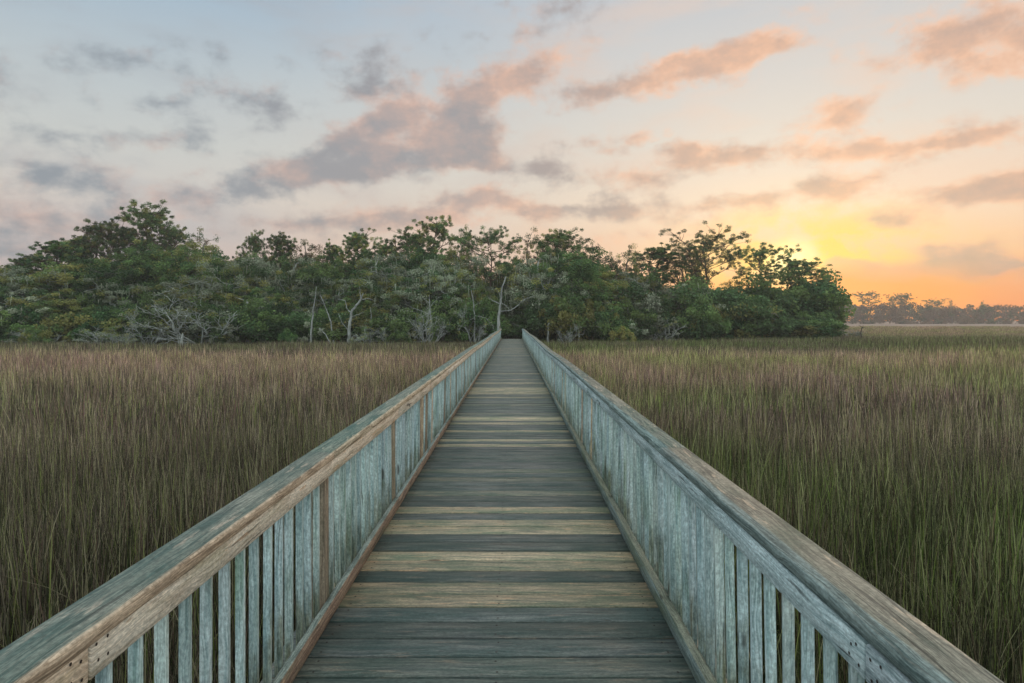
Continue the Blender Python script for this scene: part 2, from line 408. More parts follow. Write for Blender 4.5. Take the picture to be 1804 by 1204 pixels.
def one(name, parent, mat, lo, hi, axis, tone=(1, 1, 1), **k):
    b = Boards(); b.board(lo, hi, axis, tone, **k); return link(name, b.mesh(name, mat), parent)
def tn(v, dv=.08, hue=.03):
    k = v + rng.uniform(-dv, dv); return (k * (1 + rng.uniform(-hue, hue)), k, k * (1 + rng.uniform(-hue, hue)))

Y0, Y1 = -3.2, 60.0
XL, XR = -.985, .815       # inner faces of the toe boards
walk = empty('boardwalk', (0, 0, 0))
tag(walk, 'long straight timber boardwalk of grey cross planks running over the marsh', 'boardwalk')
deck = Boards(); nails = []
pitch = .188; k0 = int(math.floor((Y0 - 4.208) / pitch)); k1 = int((Y1 - 4.208) / pitch)
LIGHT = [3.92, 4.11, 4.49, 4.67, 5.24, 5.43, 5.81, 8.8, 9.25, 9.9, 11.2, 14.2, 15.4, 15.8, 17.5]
for k in range(k0, k1):
    a = 4.208 + k * pitch; cy = a + pitch / 2
    tone = tn(.54, .10, .06)
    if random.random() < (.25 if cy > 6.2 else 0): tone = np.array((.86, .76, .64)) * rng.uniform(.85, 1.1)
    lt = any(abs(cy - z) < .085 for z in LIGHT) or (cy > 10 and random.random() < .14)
    if lt: tone = np.array((2.25, 1.62, 1.2)) * rng.uniform(.8, 1.05) * (.86 if 3.8 < cy < 4.3 else 1.3 if (11 < cy < 11.4 or 15.3 < cy < 15.9) else 1)  # pale boards; a few also carry painted-in glare as a brighter tone
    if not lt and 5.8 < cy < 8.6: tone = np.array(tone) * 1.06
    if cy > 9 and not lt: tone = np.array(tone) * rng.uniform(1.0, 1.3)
    wl, wr = rng.uniform(-.012, .012, 2)
    gap = rng.uniform(.010, .016)
    zt = DECK + rng.uniform(-.0025, .0025)
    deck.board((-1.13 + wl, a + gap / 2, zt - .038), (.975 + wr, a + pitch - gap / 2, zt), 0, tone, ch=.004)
    if cy < 12:
        for x in (-.92, -.08, .75):
            for dy_ in (-.05, .05): nails.append((x + rng.uniform(-.01, .01), cy + dy_, zt))
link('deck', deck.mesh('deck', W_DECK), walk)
def discs(name, parent, pts, r, n, nrm=2):
    V = []; Fs = []
    for i, p in enumerate(pts):
        for j in range(6):
            a = j * math.pi / 3; ca, sa = math.cos(a) * r, math.sin(a) * r
            v = (p[0] + ca, p[1] + sa, p[2] + .0012) if nrm == 2 else (p[0] + .0012 * n, p[1] + ca, p[2] + sa)
            V.append(v)
        for j in range(6): 
            v = V[-6 + j]; 
        Fs.append([i * 6 + j for j in range(6)] if (nrm == 2 or n > 0) else [i * 6 + 5 - j for j in range(6)])
    return link(name, np_mesh(name, V, np.array(Fs), NAIL), parent)
tag(discs('nail_heads', walk, nails, .006, 1), kind='stuff')
for x in (-.95, -.08, .80):
    one('joist', walk, W_PILE, (x - .02, Y0, DECK - .235), (x + .02, Y1, DECK - .045), 1, (.8, .8, .8))
BAY = 2.15; POSTS = [1.58 + BAY * i for i in range(-2, 28) if Y0 + .2 < 1.58 + BAY * i < Y1]
for i, y in enumerate(POSTS):
    if i % 2 == 0:
        one('crossbeam', walk, W_PILE, (-1.15, y - .05, DECK - .42), (1.0, y + .05, DECK - .238), 0)
        for x in (-.9, .74):
            one('pile', walk, W_PILE, (x - .09, y - .09, -.6), (x + .09, y + .09, DECK - .423), 2)
one('end_post', walk, W_POST, (-1.165, 59.9, .2), (-1.06, 60.0, DECK + 1.12), 2)

def railing(side, label):
    r = empty('railing', (0, 0, 0)); tag(r, label, 'railing', 'railings along the boardwalk')
    if side < 0: s = -1; xi = .975; fm, cm, tm = W_FAS_L, W_CAP_L, W_TOE_L
    else: s = 1; xi = .825; fm, cm, tm = W_FAS_R, W_CAP_R, W_TOE_R
    def span(a, b): return (min(s * a, s * b), max(s * a, s * b))
    top = DECK + .907
    # slight waviness in plan and in height, the same for all members of the rail
    ph = 1.3 if side < 0 else 4.1
    def wx(y): return .010 * math.sin(y * .35 + ph) + .008 * math.sin(y * .9 + ph * 2)
    def wz(y): return .010 * math.sin(y * .28 + ph * 3) + .006 * math.sin(y * .75 + ph)
    def bend(o):
        me = o.data; n = len(me.vertices); co = np.empty(n * 3, np.float32); me.vertices.foreach_get('co', co); co = co.reshape(-1, 3)
        co[:, 0] += s * (.010 * np.sin(co[:, 1] * .35 + ph) + .008 * np.sin(co[:, 1] * .9 + ph * 2)) * np.clip((co[:, 2] - DECK) / .8, 0, 1)
        co[:, 2] += (.010 * np.sin(co[:, 1] * .28 + ph * 3) + .006 * np.sin(co[:, 1] * .75 + ph)) * np.clip((co[:, 2] - DECK) / .8, 0, 1)
        me.vertices.foreach_set('co', co.ravel()); me.update(); return o
    joints = [Y0] + [POSTS[i] for i in range(2, len(POSTS), 2)] + [Y1]
    jcap = [Y0] + [POSTS[i] + .0 for i in range(3, len(POSTS), 2)] + [Y1]
    made = []
    def long(name, mat, x0, x1, z0, z1, js, tones, sub=1):
        for a, b in zip(js[:-1], js[1:]):
            # several collinear lengths in one board so that it can follow the sag
            bb = Boards(); x_ = span(x0, x1)
            bb.board((x_[0], a + .003, z0), (x_[1], b - .003, z1), 1, tn(*tones), ch=.004)
            o = link(name, bb.mesh(name, mat), r); bend(o); made.append((name, a, b, o))
    long('handrail', cm, xi - .005, xi + .137, top - .038, top, jcap, (1., .06, .02))
    long('top_rail', fm, xi, xi + .038, top - .038 - .0895, top - .0385, joints, (1., .05, .02))
    long('toe_board', tm, xi - (.0 if side < 0 else .01) , xi + .037, DECK + .003, DECK + .092, joints, (1., .08, .03))
    for (nm, a, b, o) in made:
        if nm != 'top_rail' or a > 13: continue
        for (y, sg_) in ((a, 1), (b, -1)):
            if y < 0: continue
            for dy_ in (.03, .065):
                for dz_ in (-.06, -.1):
                    discs('nail_head', o, [(s * (xi + wx(y)), y + sg_ * (dy_ + rng.uniform(-.008, .008)), top + dz_ + wz(y) + rng.uniform(-.01, .01))], .0046, -s, 0)
    # balusters
    ys_ = []
    y = 1.58 + .143 * math.ceil((Y0 + .1 - 1.58) / .143)
    while y < Y1 - .05:
        if min(abs(y - p) for p in POSTS) > .055: ys_.append(y)
        y += .143
    near = sorted([y for y in ys_ if y > 0.9])[:100]
    rest = [y for y in ys_ if y not in set(near)]
    def bal(bb, y):
        th = .026; wd = rng.uniform(.030, .035)
        x_ = span(xi + .0385, xi + .0385 + wd); dyy = rng.uniform(-.007, .007)
        lo_z = DECK - .14 + rng.uniform(-.02, .02)
        bb.board((x_[0], y + dyy - th / 2, lo_z), (x_[1], y + dyy + th / 2, top - .04), 2, tn(1.0, .2, .05), ch=.0025, tilt=0, skew=rng.normal(0, .004))
    for y in near:
        bb = Boards(); bal(bb, y); tan_ = random.random() < .04
        o = link('baluster', bb.mesh('baluster', W_BALT if tan_ else W_BAL), r); bend(o)
    bb = Boards()
    for y in rest: bal(bb, y)
    tag(bend(link('balusters', bb.mesh('balusters', W_BAL), r)), kind='stuff')
    for y in POSTS:
        x_ = span(xi + .0385, xi + .127)
        bend(one('post', r, W_POST if side < 0 else W_BAL, (x_[0], y - .044, DECK - .3), (x_[1], y + .044, top - .0395), 2, tn(.95, .1, .04)))
    return r
railing(-1, 'timber railing with tan inner rail and brown toe board, west side of the walkway')
railing(1, 'timber railing with blue grey inner rail and brownish cap, on the sunrise side')

# ------------------------------------------------------------------ marsh grass
def grass_mat():
    m, q, out = mat_base('marsh grass')
    tone = q.add('Attribute', attribute_name='tone').outputs['Color']
    pos = q.add('NewGeometry').outputs['Position']; x, y, z = q.sep(pos)
    flat = q.xyz(x, y, 0.)
    n = q.noise(q.map(flat, scl=(.5, 1, 1)), .16, 4, .6)
    n2 = q.noise(flat, .9, 3, .6)
    greenish = q.m('MULTIPLY', q.ramp(n, .44, .56), q.ramp(x, -5, 8, .5, 1.3))
    c = q.mix(q.m('MULTIPLY', greenish, .65), tone, q.mix(1, tone, (.72, 1.04, .58), 'MULTIPLY'))
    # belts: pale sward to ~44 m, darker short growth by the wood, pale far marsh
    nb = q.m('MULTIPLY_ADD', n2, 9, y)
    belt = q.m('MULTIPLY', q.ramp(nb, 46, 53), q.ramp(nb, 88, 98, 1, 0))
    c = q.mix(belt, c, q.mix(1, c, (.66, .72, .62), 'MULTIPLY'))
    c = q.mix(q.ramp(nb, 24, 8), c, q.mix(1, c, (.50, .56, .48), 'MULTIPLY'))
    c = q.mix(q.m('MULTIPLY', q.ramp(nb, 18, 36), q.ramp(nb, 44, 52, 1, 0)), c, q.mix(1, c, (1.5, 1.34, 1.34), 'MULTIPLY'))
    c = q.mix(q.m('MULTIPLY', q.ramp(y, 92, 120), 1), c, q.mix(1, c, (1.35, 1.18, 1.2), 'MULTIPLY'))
    n3 = q.noise(q.map(flat, (7, 3, 0), scl=(.6, 1, 1)), .38, 4, .6)
    hs = q.add('HueSaturation'); q.put(hs.inputs['Color'], c); q.put(hs.inputs['Value'], q.m('ADD', q.m('MULTIPLY', n2, 1.1), q.m('MULTIPLY_ADD', n3, 1.5, -.27)))
    c = hs.outputs[0]
    b = q.add('BsdfPrincipled'); q.put(b.inputs['Base Color'], c); b.inputs['Roughness'].default_value = .6; b.inputs['Specular IOR Level'].default_value = .2
    tr = q.add('BsdfTranslucent'); q.put(tr.inputs[0], c)
    mx = q.add('MixShader'); mx.inputs[0].default_value = .3
    q.l.new(b.outputs[0], mx.inputs[1]); q.l.new(tr.outputs[0], mx.inputs[2]); q.l.new(mx.outputs[0], out.inputs[0])
    return m
GRASS = grass_mat()
def grass_tile(name, size, n, wid, seg, seed, hs=(.6, 1.0), straw=.5):
    g_ = np.random.default_rng(seed)
    # stems cluster
    cc = g_.uniform(-size / 2, size / 2, (max(6, n // 14), 2))
    ci = g_.integers(0, len(cc), n)
    base = cc[ci] + g_.normal(0, .05, (n, 2))
    loose = g_.random(n) < .4; base[loose] = g_.uniform(-size / 2, size / 2, (loose.sum(), 2))
    h = g_.uniform(hs[0] * .8, hs[1] * 1.05, n) * (1 + .2 * g_.normal(0, 1, n)); h = np.clip(h, .25, hs[1] * 1.25)
    az_ = g_.uniform(0, 2 * np.pi, n); lean = np.abs(g_.normal(0, .10, n)) + .01
    kink = g_.random(n) < .16; lean[kink] += g_.uniform(.2, .7, kink.sum()) * np.where(g_.random(kink.sum()) < .3, 2.0, 1); h[kink] *= .85
    fa = g_.uniform(0, 2 * np.pi, n)                # facing
    wd = wid * g_.uniform(.55, 1.25, n)
    u = np.linspace(0, 1, seg + 1)
    P_ = np.zeros((n, seg + 1, 2, 3))
    curve = (u[None, :] ** 2.2) * lean[:, None] * h[:, None] + u[None, :] * .25 * lean[:, None] * h[:, None]
    cx = base[:, 0:1] + np.cos(az_)[:, None] * curve; cy = base[:, 1:2] + np.sin(az_)[:, None] * curve
    cz = h[:, None] * (u[None, :] - .35 * lean[:, None] * u[None, :] ** 2)
    prof = np.interp(u, [0, .5, .85, 1], [.9, 1, .6, .12])
    for k, sg in enumerate((-1, 1)):
        P_[:, :, k, 0] = cx + sg * np.cos(fa)[:, None] * wd[:, None] * prof[None, :] / 2
        P_[:, :, k, 1] = cy + sg * np.sin(fa)[:, None] * wd[:, None] * prof[None, :] / 2
        P_[:, :, k, 2] = cz
    st = g_.random(n) < straw
    tip = np.where(st[:, None], np.array(lin((168, 146, 138))), np.array(lin((94, 90, 76)))) * g_.uniform(.35, 1.5, (n, 1))
    redd = g_.random(n) < .3; tip[redd] *= np.array((1.0, .80, .80))
    bs = np.where((g_.random(n) < .45)[:, None], np.array(lin((70, 98, 50))), np.array(lin((68, 54, 48)))) * g_.uniform(.4, 1.3, (n, 1))
    bright = g_.random(n) < .12; bs[bright] = np.array(lin((138, 160, 74))); tip[bright] = np.array(lin((190, 186, 130)))
    pl_ = g_.random(n) < .11; bs[pl_] = np.array(lin((190, 170, 140))); tip[pl_] = np.array(lin((232, 214, 186)))
    uu = np.clip((u - .35) / .55, 0, 1)[None, :, None]
    C_ = bs[:, None, :] * (1 - uu) + tip[:, None, :] * uu
    C_ = np.repeat(C_[:, :, None, :], 2, axis=2)
    I = np.arange(n * (seg + 1) * 2).reshape(n, seg + 1, 2)
    Fq_ = np.stack([I[:, :-1, 0], I[:, :-1, 1], I[:, 1:, 1], I[:, 1:, 0]], -1).reshape(-1, 4)
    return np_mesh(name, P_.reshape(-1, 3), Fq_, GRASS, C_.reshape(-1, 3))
tiles = bpy.data.collections.new('grass_tiles')
names = []
for i in range(6): names.append(('a', grass_tile('grass_near', 1.1, 500, .0065, 5, 100 + i, (.65, 1.02), .45)))
for i in range(5): names.append(('b', grass_tile('grass_mid', 1.3, 300, .013, 3, 200 + i, (.65, 1.0), .6)))
for i in range(4): names.append(('c', grass_tile('grass_far', 2.6, 520, .030, 2, 300 + i, (.6, .95), .68)))
for i, (k, me) in enumerate(names):
    o = bpy.data.objects.new('grass_tile_%02d' % i, me); tiles.objects.link(o)
pts = []; kinds = []; scl = []
def scatter(y0, y1, step, kmin, kmax, xm, xs_=.80):
    y = y0
    while y < y1:
        hw = max(xs_ * y + xm, 7)
        for x in np.arange(-hw, hw, step):
            X_ = x + random.uniform(-.5, .5) * step; Y_ = y + random.uniform(-.5, .5) * step
            if -1.62 < X_ < 1.45 and Y_ < 61: continue
            fy = float(front(np.array(X_)))
            if Y_ > fy + 5 and X_ < 45: continue
            pts.append((X_, Y_, float(ground_h(np.array(X_), np.array(Y_))) - .02)); kinds.append(random.randint(kmin, kmax))
            nz = math.sin(X_ * .31 + 1.7) * math.sin(Y_ * .23 + .5)
            s_ = random.uniform(.74, 1.14) + .10 * nz
            if Y_ > fy - 14: s_ *= .72
            scl.append(s_)
        y += step
scatter(-3, 13, .62, 0, 5, 6); scatter(13, 36, .85, 6, 10, 9); scatter(36, 110, 1.5, 11, 14, 22); scatter(110, 210, 2.6, 11, 14, 5)
# plants under the deck edge line
for s in (-1, 1):
    for y in np.arange(-3, 60, .7 if True else 1):
        X_ = s * (1.75 if s < 0 else 1.6) + random.uniform(-.08, .12); pts.append((X_, y + random.uniform(-.2, .2), -.02)); kinds.append(random.randint(0, 5) if y < 20 else random.randint(6, 10)); scl.append(random.uniform(.75, .98))
me = bpy.data.meshes.new('marsh_grass'); me.vertices.add(len(pts)); me.vertices.foreach_set('co', np.array(pts, np.float32).ravel())
a = me.attributes.new('pick', 'INT', 'POINT'); a.data.foreach_set('value', np.array(kinds, np.int32))
a = me.attributes.new('size', 'FLOAT', 'POINT'); a.data.foreach_set('value', np.array(scl, np.float32))
a = me.attributes.new('turn', 'FLOAT', 'POINT'); a.data.foreach_set('value', rng.uniform(0, 6.283, len(pts)).astype(np.float32))
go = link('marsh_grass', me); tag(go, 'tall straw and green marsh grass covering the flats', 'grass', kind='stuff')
ng = bpy.data.node_groups.new('scatter_grass', 'GeometryNodeTree')
ng.interface.new_socket('Geometry', in_out='INPUT', socket_type='NodeSocketGeometry')
ng.interface.new_socket('Geometry', in_out='OUTPUT', socket_type='NodeSocketGeometry')
gi = ng.nodes.new('NodeGroupInput'); gout = ng.nodes.new('NodeGroupOutput')
ci = ng.nodes.new('GeometryNodeCollectionInfo'); ci.inputs[0].default_value = tiles; ci.inputs[1].default_value = True; ci.inputs[2].default_value = True
iop = ng.nodes.new('GeometryNodeInstanceOnPoints'); iop.inputs['Pick Instance'].default_value = True
def nattr(nm, dt):
    n = ng.nodes.new('GeometryNodeInputNamedAttribute'); n.data_type = dt; n.inputs[0].default_value = nm
    return [o_ for o_ in n.outputs if o_.enabled and o_.name == 'Attribute'][0]
L = ng.links.new
L(gi.outputs[0], iop.inputs['Points']); L(ci.outputs[0], iop.inputs['Instance'])
L(nattr('pick', 'INT'), iop.inputs['Instance Index'])
cx = ng.nodes.new('ShaderNodeCombineXYZ'); L(nattr('turn', 'FLOAT'), cx.inputs[2]); L(cx.outputs[0], iop.inputs['Rotation'])
L(nattr('size', 'FLOAT'), iop.inputs['Scale']); L(iop.outputs[0], gout.inputs[0])
go.modifiers.new('scatter', 'NODES').node_group = ng

# ------------------------------------------------------------------ trees
def tubes(paths, sides=6):
    """paths: list of (points (k,3), radii (k,))"""
    V = []; Fs = []; n = 0
    for pts_, rad in paths:
        pts_ = np.asarray(pts_, float); k = len(pts_)
        d_ = np.gradient(pts_, axis=0); d_ /= np.linalg.norm(d_, axis=1)[:, None] + 1e-9
        ref = np.tile(np.array((.3, .9, .2)), (k, 1)); ref[np.abs((d_ * ref).sum(1)) > .9] = (1, 0, 0)
        u = np.cross(d_, ref); u /= np.linalg.norm(u, axis=1)[:, None]; v = np.cross(d_, u)
        a = np.arange(sides) * 2 * np.pi / sides
        ring = pts_[:, None, :] + np.asarray(rad)[:, None, None] * (np.cos(a)[None, :, None] * u[:, None, :] + np.sin(a)[None, :, None] * v[:, None, :])
        V.append(ring.reshape(-1, 3))
        I = n + np.arange(k * sides).reshape(k, sides); J = np.roll(I, -1, axis=1)
        Fs.append(np.stack([I[:-1], J[:-1], J[1:], I[1:]], -1).reshape(-1, 4)); n += k * sides
    return np.concatenate(V), np.concatenate(Fs)
def wobbly(a, b, k, amp, g_, sag=0):
    a = np.asarray(a, float); b = np.asarray(b, float); u = np.linspace(0, 1, k)[:, None]
    p = a + (b - a) * u; L_ = np.linalg.norm(b - a)
    w_ = g_.normal(0, 1, (k, 3)); w_ = np.cumsum(w_, 0); w_ -= w_[0] + (w_[-1] - w_[0]) * u
    p += w_ * amp * L_ / math.sqrt(k); p[:, 2] += sag * L_ * (u[:, 0] * (1 - u[:, 0])) * 4
    return p
def leaf_quads(cen, rad, n_per, size, g_, cols, flat=1., elong=1.3, shell=.35, wide=.45):
    """scatter leaf-sized quads round clump centres; returns verts, colours"""
    K = len(cen); ci = np.repeat(np.arange(K), n_per); N = len(ci)
    d_ = g_.normal(0, 1, (N, 3)); d_ /= np.linalg.norm(d_, axis=1)[:, None]
    r = g_.random(N) ** shell
    off = d_ * r[:, None] * rad[ci][:, None]; off[:, 2] *= flat
    c = cen[ci] + off
    a = g_.normal(0, 1, (N, 3)); a[:, 2] *= .9; a /= np.linalg.norm(a, axis=1)[:, None]
    b = np.cross(a, g_.normal(0, 1, (N, 3))); b /= np.linalg.norm(b, axis=1)[:, None]
    s_ = size * g_.uniform(.5, 1.4, N)[:, None]
    q0 = c - a * s_ * elong * .5; q2 = c + a * s_ * elong * .5; q1 = c + b * s_ * wide; q3 = c - b * s_ * wide
    V = np.stack([q0, q1, q2, q3], 1).reshape(-1, 3)
    cc = cols[ci] * g_.uniform(.65, 1.35, (N, 1))
    return V, np.repeat(cc, 4, axis=0)
def quads_mesh(name, V, C, mat):
    n = len(V) // 4
    return np_mesh(name, V, np.arange(n * 4).reshape(n, 4), mat, C)
GREENS = {'deep': (72, 100, 62), 'mid': (102, 128, 74), 'olive': (138, 140, 80), 'grey': (148, 156, 134), 'pine': (84, 108, 66), 'brown': (122, 106, 80), 'moss': (128, 130, 114)}
def pal(keys, n, g_):
    a = np.array([lin(GREENS[k]) for k in keys]); return a[g_.integers(0, len(a), n)] * g_.uniform(.75, 1.25, (n, 1))

def make_pine(seed, H=14, spread=2.6, start=.5, umbrella=False, dens=1.):
    """unit pine: origin at the base, height H"""
    g_ = np.random.default_rng(seed)
    top = np.array((g_.normal(0, .4), g_.normal(0, .4), H * .97))
    tr = wobbly((0, 0, -.4), top, 12, .045, g_)
    rad = np.interp(np.linspace(0, 1, 12), [0, .6, 1], [H * .014, H * .009, H * .002])
    paths = [(tr, rad)]; cen = []; cr_ = []
    nl = int(g_.integers(20, 25)) if not umbrella else 19; an_ = 0.
    for i in range(nl):
        u = start + (1 - start) * (i + g_.random() * .8) / nl
        j = u * 11; p0 = tr[int(j)] + (tr[min(int(j) + 1, 11)] - tr[int(j)]) * (j % 1)
        v = (u - start) / (1 - start)
        if umbrella: ln = spread * (.5 + .8 * math.sin(math.pi * min(v * .62 + .25, 1))) * g_.uniform(.6, 1.15); up = .8 - .3 * v
        else: ln = spread * (1.05 - .72 * v ** 1.5) * g_.uniform(.5, 1.2) * (.6 if v < .12 else 1); up = .25 + .7 * v
        an = an_ + 2.4 + g_.normal(0, .35); an_ = an
        e = p0 + np.array((math.cos(an) * ln, math.sin(an) * ln, ln * up * g_.uniform(.5, 1.2)))
        br = wobbly(p0, e, 6, .12, g_, -.05); paths.append((br, np.linspace(H * .0045, H * .0014, 6)))
        for k in (2, 3, 4, 5):
            m_ = (1, 3, 5, 6)[k - 2]
            for _ in range(m_):
                if g_.random() > .85 * dens: continue
                o = br[k] + g_.normal(0, 1, 3) * np.array((.5, .5, .5 if not umbrella else .26)) * spread / 2.6
                paths.append((np.array([br[k - 1], (br[k - 1] + o) / 2 + g_.normal(0, .05, 3), o]), np.array((.028, .02, .01)) * H / 14))
                cen.append(o + (0, 0, .06)); cr_.append(g_.uniform(.16, .30) * spread / 2.6)
    for _ in range(7):
        cen.append(top + g_.normal(0, 1, 3) * np.array((.4, .4, .25))); cr_.append(g_.uniform(.25, .42))
    cen = np.array(cen); cr_ = np.array(cr_)
    V, C = leaf_quads(cen, cr_, 70, .08, g_, pal(['pine', 'pine', 'mid', 'deep', 'olive'], len(cen), g_), 1.1 if not umbrella else .8, 3.4, .45, .3)
    return tubes(paths), V, C, None
def make_oak(seed, H=9, W=4., keys=('deep', 'mid', 'olive'), n=75, per=150, leafs=.15, low=.12, moss=0, lim=11, cr0=.62):
    g_ = np.random.default_rng(seed)
    tr = wobbly((0, 0, -.4), (g_.normal(0, .5), g_.normal(0, .5), H * .42), 7, .06, g_)
    paths = [(tr, np.linspace(.26, .15, 7) * H / 9)]; ends = []
    for i in range(lim):
        p0 = tr[int(g_.integers(2, 7))]; an = g_.uniform(0, 2 * math.pi); el_ = g_.uniform(.15, 1.35)
        ln = g_.uniform(.6, 1.); e = np.array((math.cos(an) * W * ln * math.cos(el_) * .9, math.sin(an) * W * ln * math.cos(el_) * .9, H * .35 + H * .6 * math.sin(el_) * ln))
        br = wobbly(p0, e, 8, .11, g_, .03); paths.append((br, np.linspace(.11, .025, 8) * H / 9)); ends.append(br)
        for _ in range(4):
            k = int(g_.integers(3, 8)); e2 = br[k] + g_.normal(0, 1, 3) * np.array((1, 1, .7)) * W * .25
            b2 = wobbly(br[k], e2, 5, .14, g_); paths.append((b2, np.linspace(.035, .010, 5))); ends.append(b2)
    d_ = g_.normal(0, 1, (n, 3)); d_ /= np.linalg.norm(d_, axis=1)[:, None]
    rr = g_.uniform(.55, 1.02, n)[:, None]
    lob = 1 + .16 * np.sin(d_[:, :1] * 5 + seed) * np.cos(d_[:, 1:2] * 4 + seed * 2) + .10 * np.sin(d_[:, 2:] * 9 + seed)
    cen = d_ * rr * lob * np.array((W * .86, W * .86, H * (1 - low) * .44)) + np.array((0, 0, H * (low + (1 - low) * .5)))
    extra = np.array([e[-1] for e in ends]); cen = np.concatenate([cen, extra]); 
    cr_ = g_.uniform(.6, 1.35, len(cen)) * cr0 * W / 4
    V, C = leaf_quads(cen, cr_, per, leafs, g_, pal(list(keys), len(cen), g_), .8, 1.25, .45)
    ms = None
    if moss:
        k = moss; ii = g_.integers(0, len(cen), k); p = cen[ii] + g_.normal(0, .5, (k, 3))
        ln = g_.uniform(.35, 1.3, k); wd = g_.uniform(.04, .09, k); fa = g_.uniform(0, np.pi, k); ux = np.stack([np.cos(fa), np.sin(fa), 0 * fa], 1)
        q0 = p - ux * wd[:, None] / 2; q1 = p + ux * wd[:, None] / 2; dn = np.stack([g_.normal(0, .06, k), g_.normal(0, .06, k), -ln], 1)
        q2 = p + ux * wd[:, None] * .12 + dn; q3 = p - ux * wd[:, None] * .12 + dn
        MV = np.stack([q0, q1, q2, q3], 1).reshape(-1, 3); MC = np.repeat(pal(['moss', 'grey'], k, g_), 4, axis=0)
        V = np.concatenate([V, MV]); C = np.concatenate([C, MC])
    return tubes(paths), V, C, ms
def make_twiggy(seed, H=6, W=3., n0=9, leafs=0, moss=0, depth=3, thick=1.):
    """bare many-branched tree"""
    g_ = np.random.default_rng(seed); paths = []; tips = []
    def grow(p, d_, ln, r, dep):
        d_ = d_ / np.linalg.norm(d_); e = p + d_ * ln
        b = wobbly(p, e, 6, .12, g_, g_.uniform(-.04, .08)); paths.append((b, np.linspace(r, r * .45, 6)))
        if dep == 0: tips.append(b[-1]); return
        for _ in range(int(g_.integers(3, 6))):
            k = int(g_.integers(2, 6)); nd = d_ + g_.normal(0, .62, 3); nd[2] += .12
            grow(b[k], nd, ln * g_.uniform(.45, .75), r * .58, dep - 1)
    for i in range(n0):
        an = 2 * math.pi * i / n0 + g_.normal(0, .3); sp = g_.uniform(.3, 1.1)
        grow(np.array((g_.normal(0, .12), g_.normal(0, .12), -.2)), np.array((math.cos(an) * sp, math.sin(an) * sp, 1.)), H * .45 * g_.uniform(.7, 1.1), .10 * thick * H / 6, depth)
    V = C = ms = None
    if leafs:
        t_ = np.array(tips); t_ = t_[g_.random(len(t_)) < leafs]
        V, C = leaf_quads(t_, np.full(len(t_), .35), 26, .12, g_, pal(['grey', 'olive', 'grey', 'mid'], len(t_), g_), .8, 1.3)
    return tubes(paths, 5), V, C, ms

def mk(kind_, seed, **k):
    f = {'pine': make_pine, 'oak': make_oak, 'twig': make_twiggy}[kind_]
    (TV, TF), V, C, ms = f(seed, **k)
    bm_ = {'pine': BARK_PINE, 'oak': BARK_TWIG if k.get('moss') else BARK_OAK, 'twig': BARK_TWIG}[kind_]
    return dict(trunk=np_mesh('trunk', TV, TF, bm_, smooth=True), crown=quads_mesh('crown', V, C, NEEDLE if kind_ == 'pine' else LEAF) if V is not None else None,
                moss=quads_mesh('hanging_moss', ms[0], ms[1], MOSS) if ms else None, H=k.get('H', {'pine': 14, 'oak': 9, 'twig': 6}[kind_]))
def measure(pro):
    me_ = pro['crown'] or pro['trunk']; n = len(me_.vertices); co = np.empty(n * 3, np.float32); me_.vertices.foreach_get('co', co); co = co.reshape(-1, 3)
    pro['top'] = float(np.percentile(co[:, 2], 99.3)); pro['w'] = float(np.percentile(co[:, 0], 98) - np.percentile(co[:, 0], 2)); return pro
def plant(name, pro, x, y, htop, width, label, cat, group=None, rz=None, crown='crown', base=None):
    """place a copy so that its top is at world height htop and its crown `width` metres wide"""
    if y < 120: x *= K; y *= K; width *= K; htop = EYE + (htop - EYE) * K
    b = float(ground_h(np.array(x), np.array(y))) if base is None else base
    e = empty(name, (x, y, b), random.uniform(0, 6.28) if rz is None else rz); tag(e, label, cat, group)
    sz = (htop - b) / pro['top']; sx = width / pro['w']; e.scale = (sx, sx, sz)
    tr = link('trunk', pro['trunk'], e)
    if pro['crown']: link(crown, pro['crown'], e)
    if pro['moss']: link('hanging_moss', pro['moss'], e)
    return e
def at(px, z): return (px - HX) / F * z
def top_at(py, z): return EYE + (HY - py) / F * z

pines = [measure(mk('pine', 20 + i, H=14, spread=s_, start=st)) for i, (s_, st) in enumerate([(2.3, .6), (2.6, .62), (2.0, .55), (2.8, .64), (2.4, .6)])]
umb = [measure(mk('pine', 40 + i, H=13, spread=3.4, start=.58, umbrella=True, dens=1.)) for i in range(2)]
oaks = [measure(mk('oak', 60 + i, H=9, W=4, keys=ks, n=190, per=150, cr0=.46, leafs=.105)) for i, ks in enumerate([('deep', 'mid'), ('deep', 'mid', 'olive'), ('mid', 'olive'), ('deep', 'deep', 'mid')])]
mossy = [measure(mk('oak', 70 + i, H=9, W=4, keys=('grey', 'deep', 'olive', 'grey'), n=130, per=110, moss=420, lim=20, cr0=.44, leafs=.10)) for i in range(3)]
pale = [measure(mk('oak', 80 + i, H=7, W=4, keys=('grey', 'grey', 'olive', 'mid'), n=130, per=115, leafs=.095, low=.04, moss=250, lim=24, cr0=.38)) for i in range(3)]
thin = [measure(mk('oak', 90 + i, H=10, W=3.2, keys=('olive', 'brown', 'deep'), n=40, per=90, leafs=.09, low=.35, lim=20, cr0=.5)) for i in range(3)]
bushes = [measure(mk('oak', 110 + i, H=2.6, W=2.2, keys=ks, n=34, per=150, leafs=.13, low=.0, lim=7, cr0=.9)) for i, ks in enumerate([('deep',), ('deep', 'mid'), ('mid', 'olive'), ('grey', 'deep')])]
twigs = [measure(mk('twig', 120 + i, H=6, n0=7, depth=3, leafs=lf)) for i, lf in enumerate([.25, .1])]

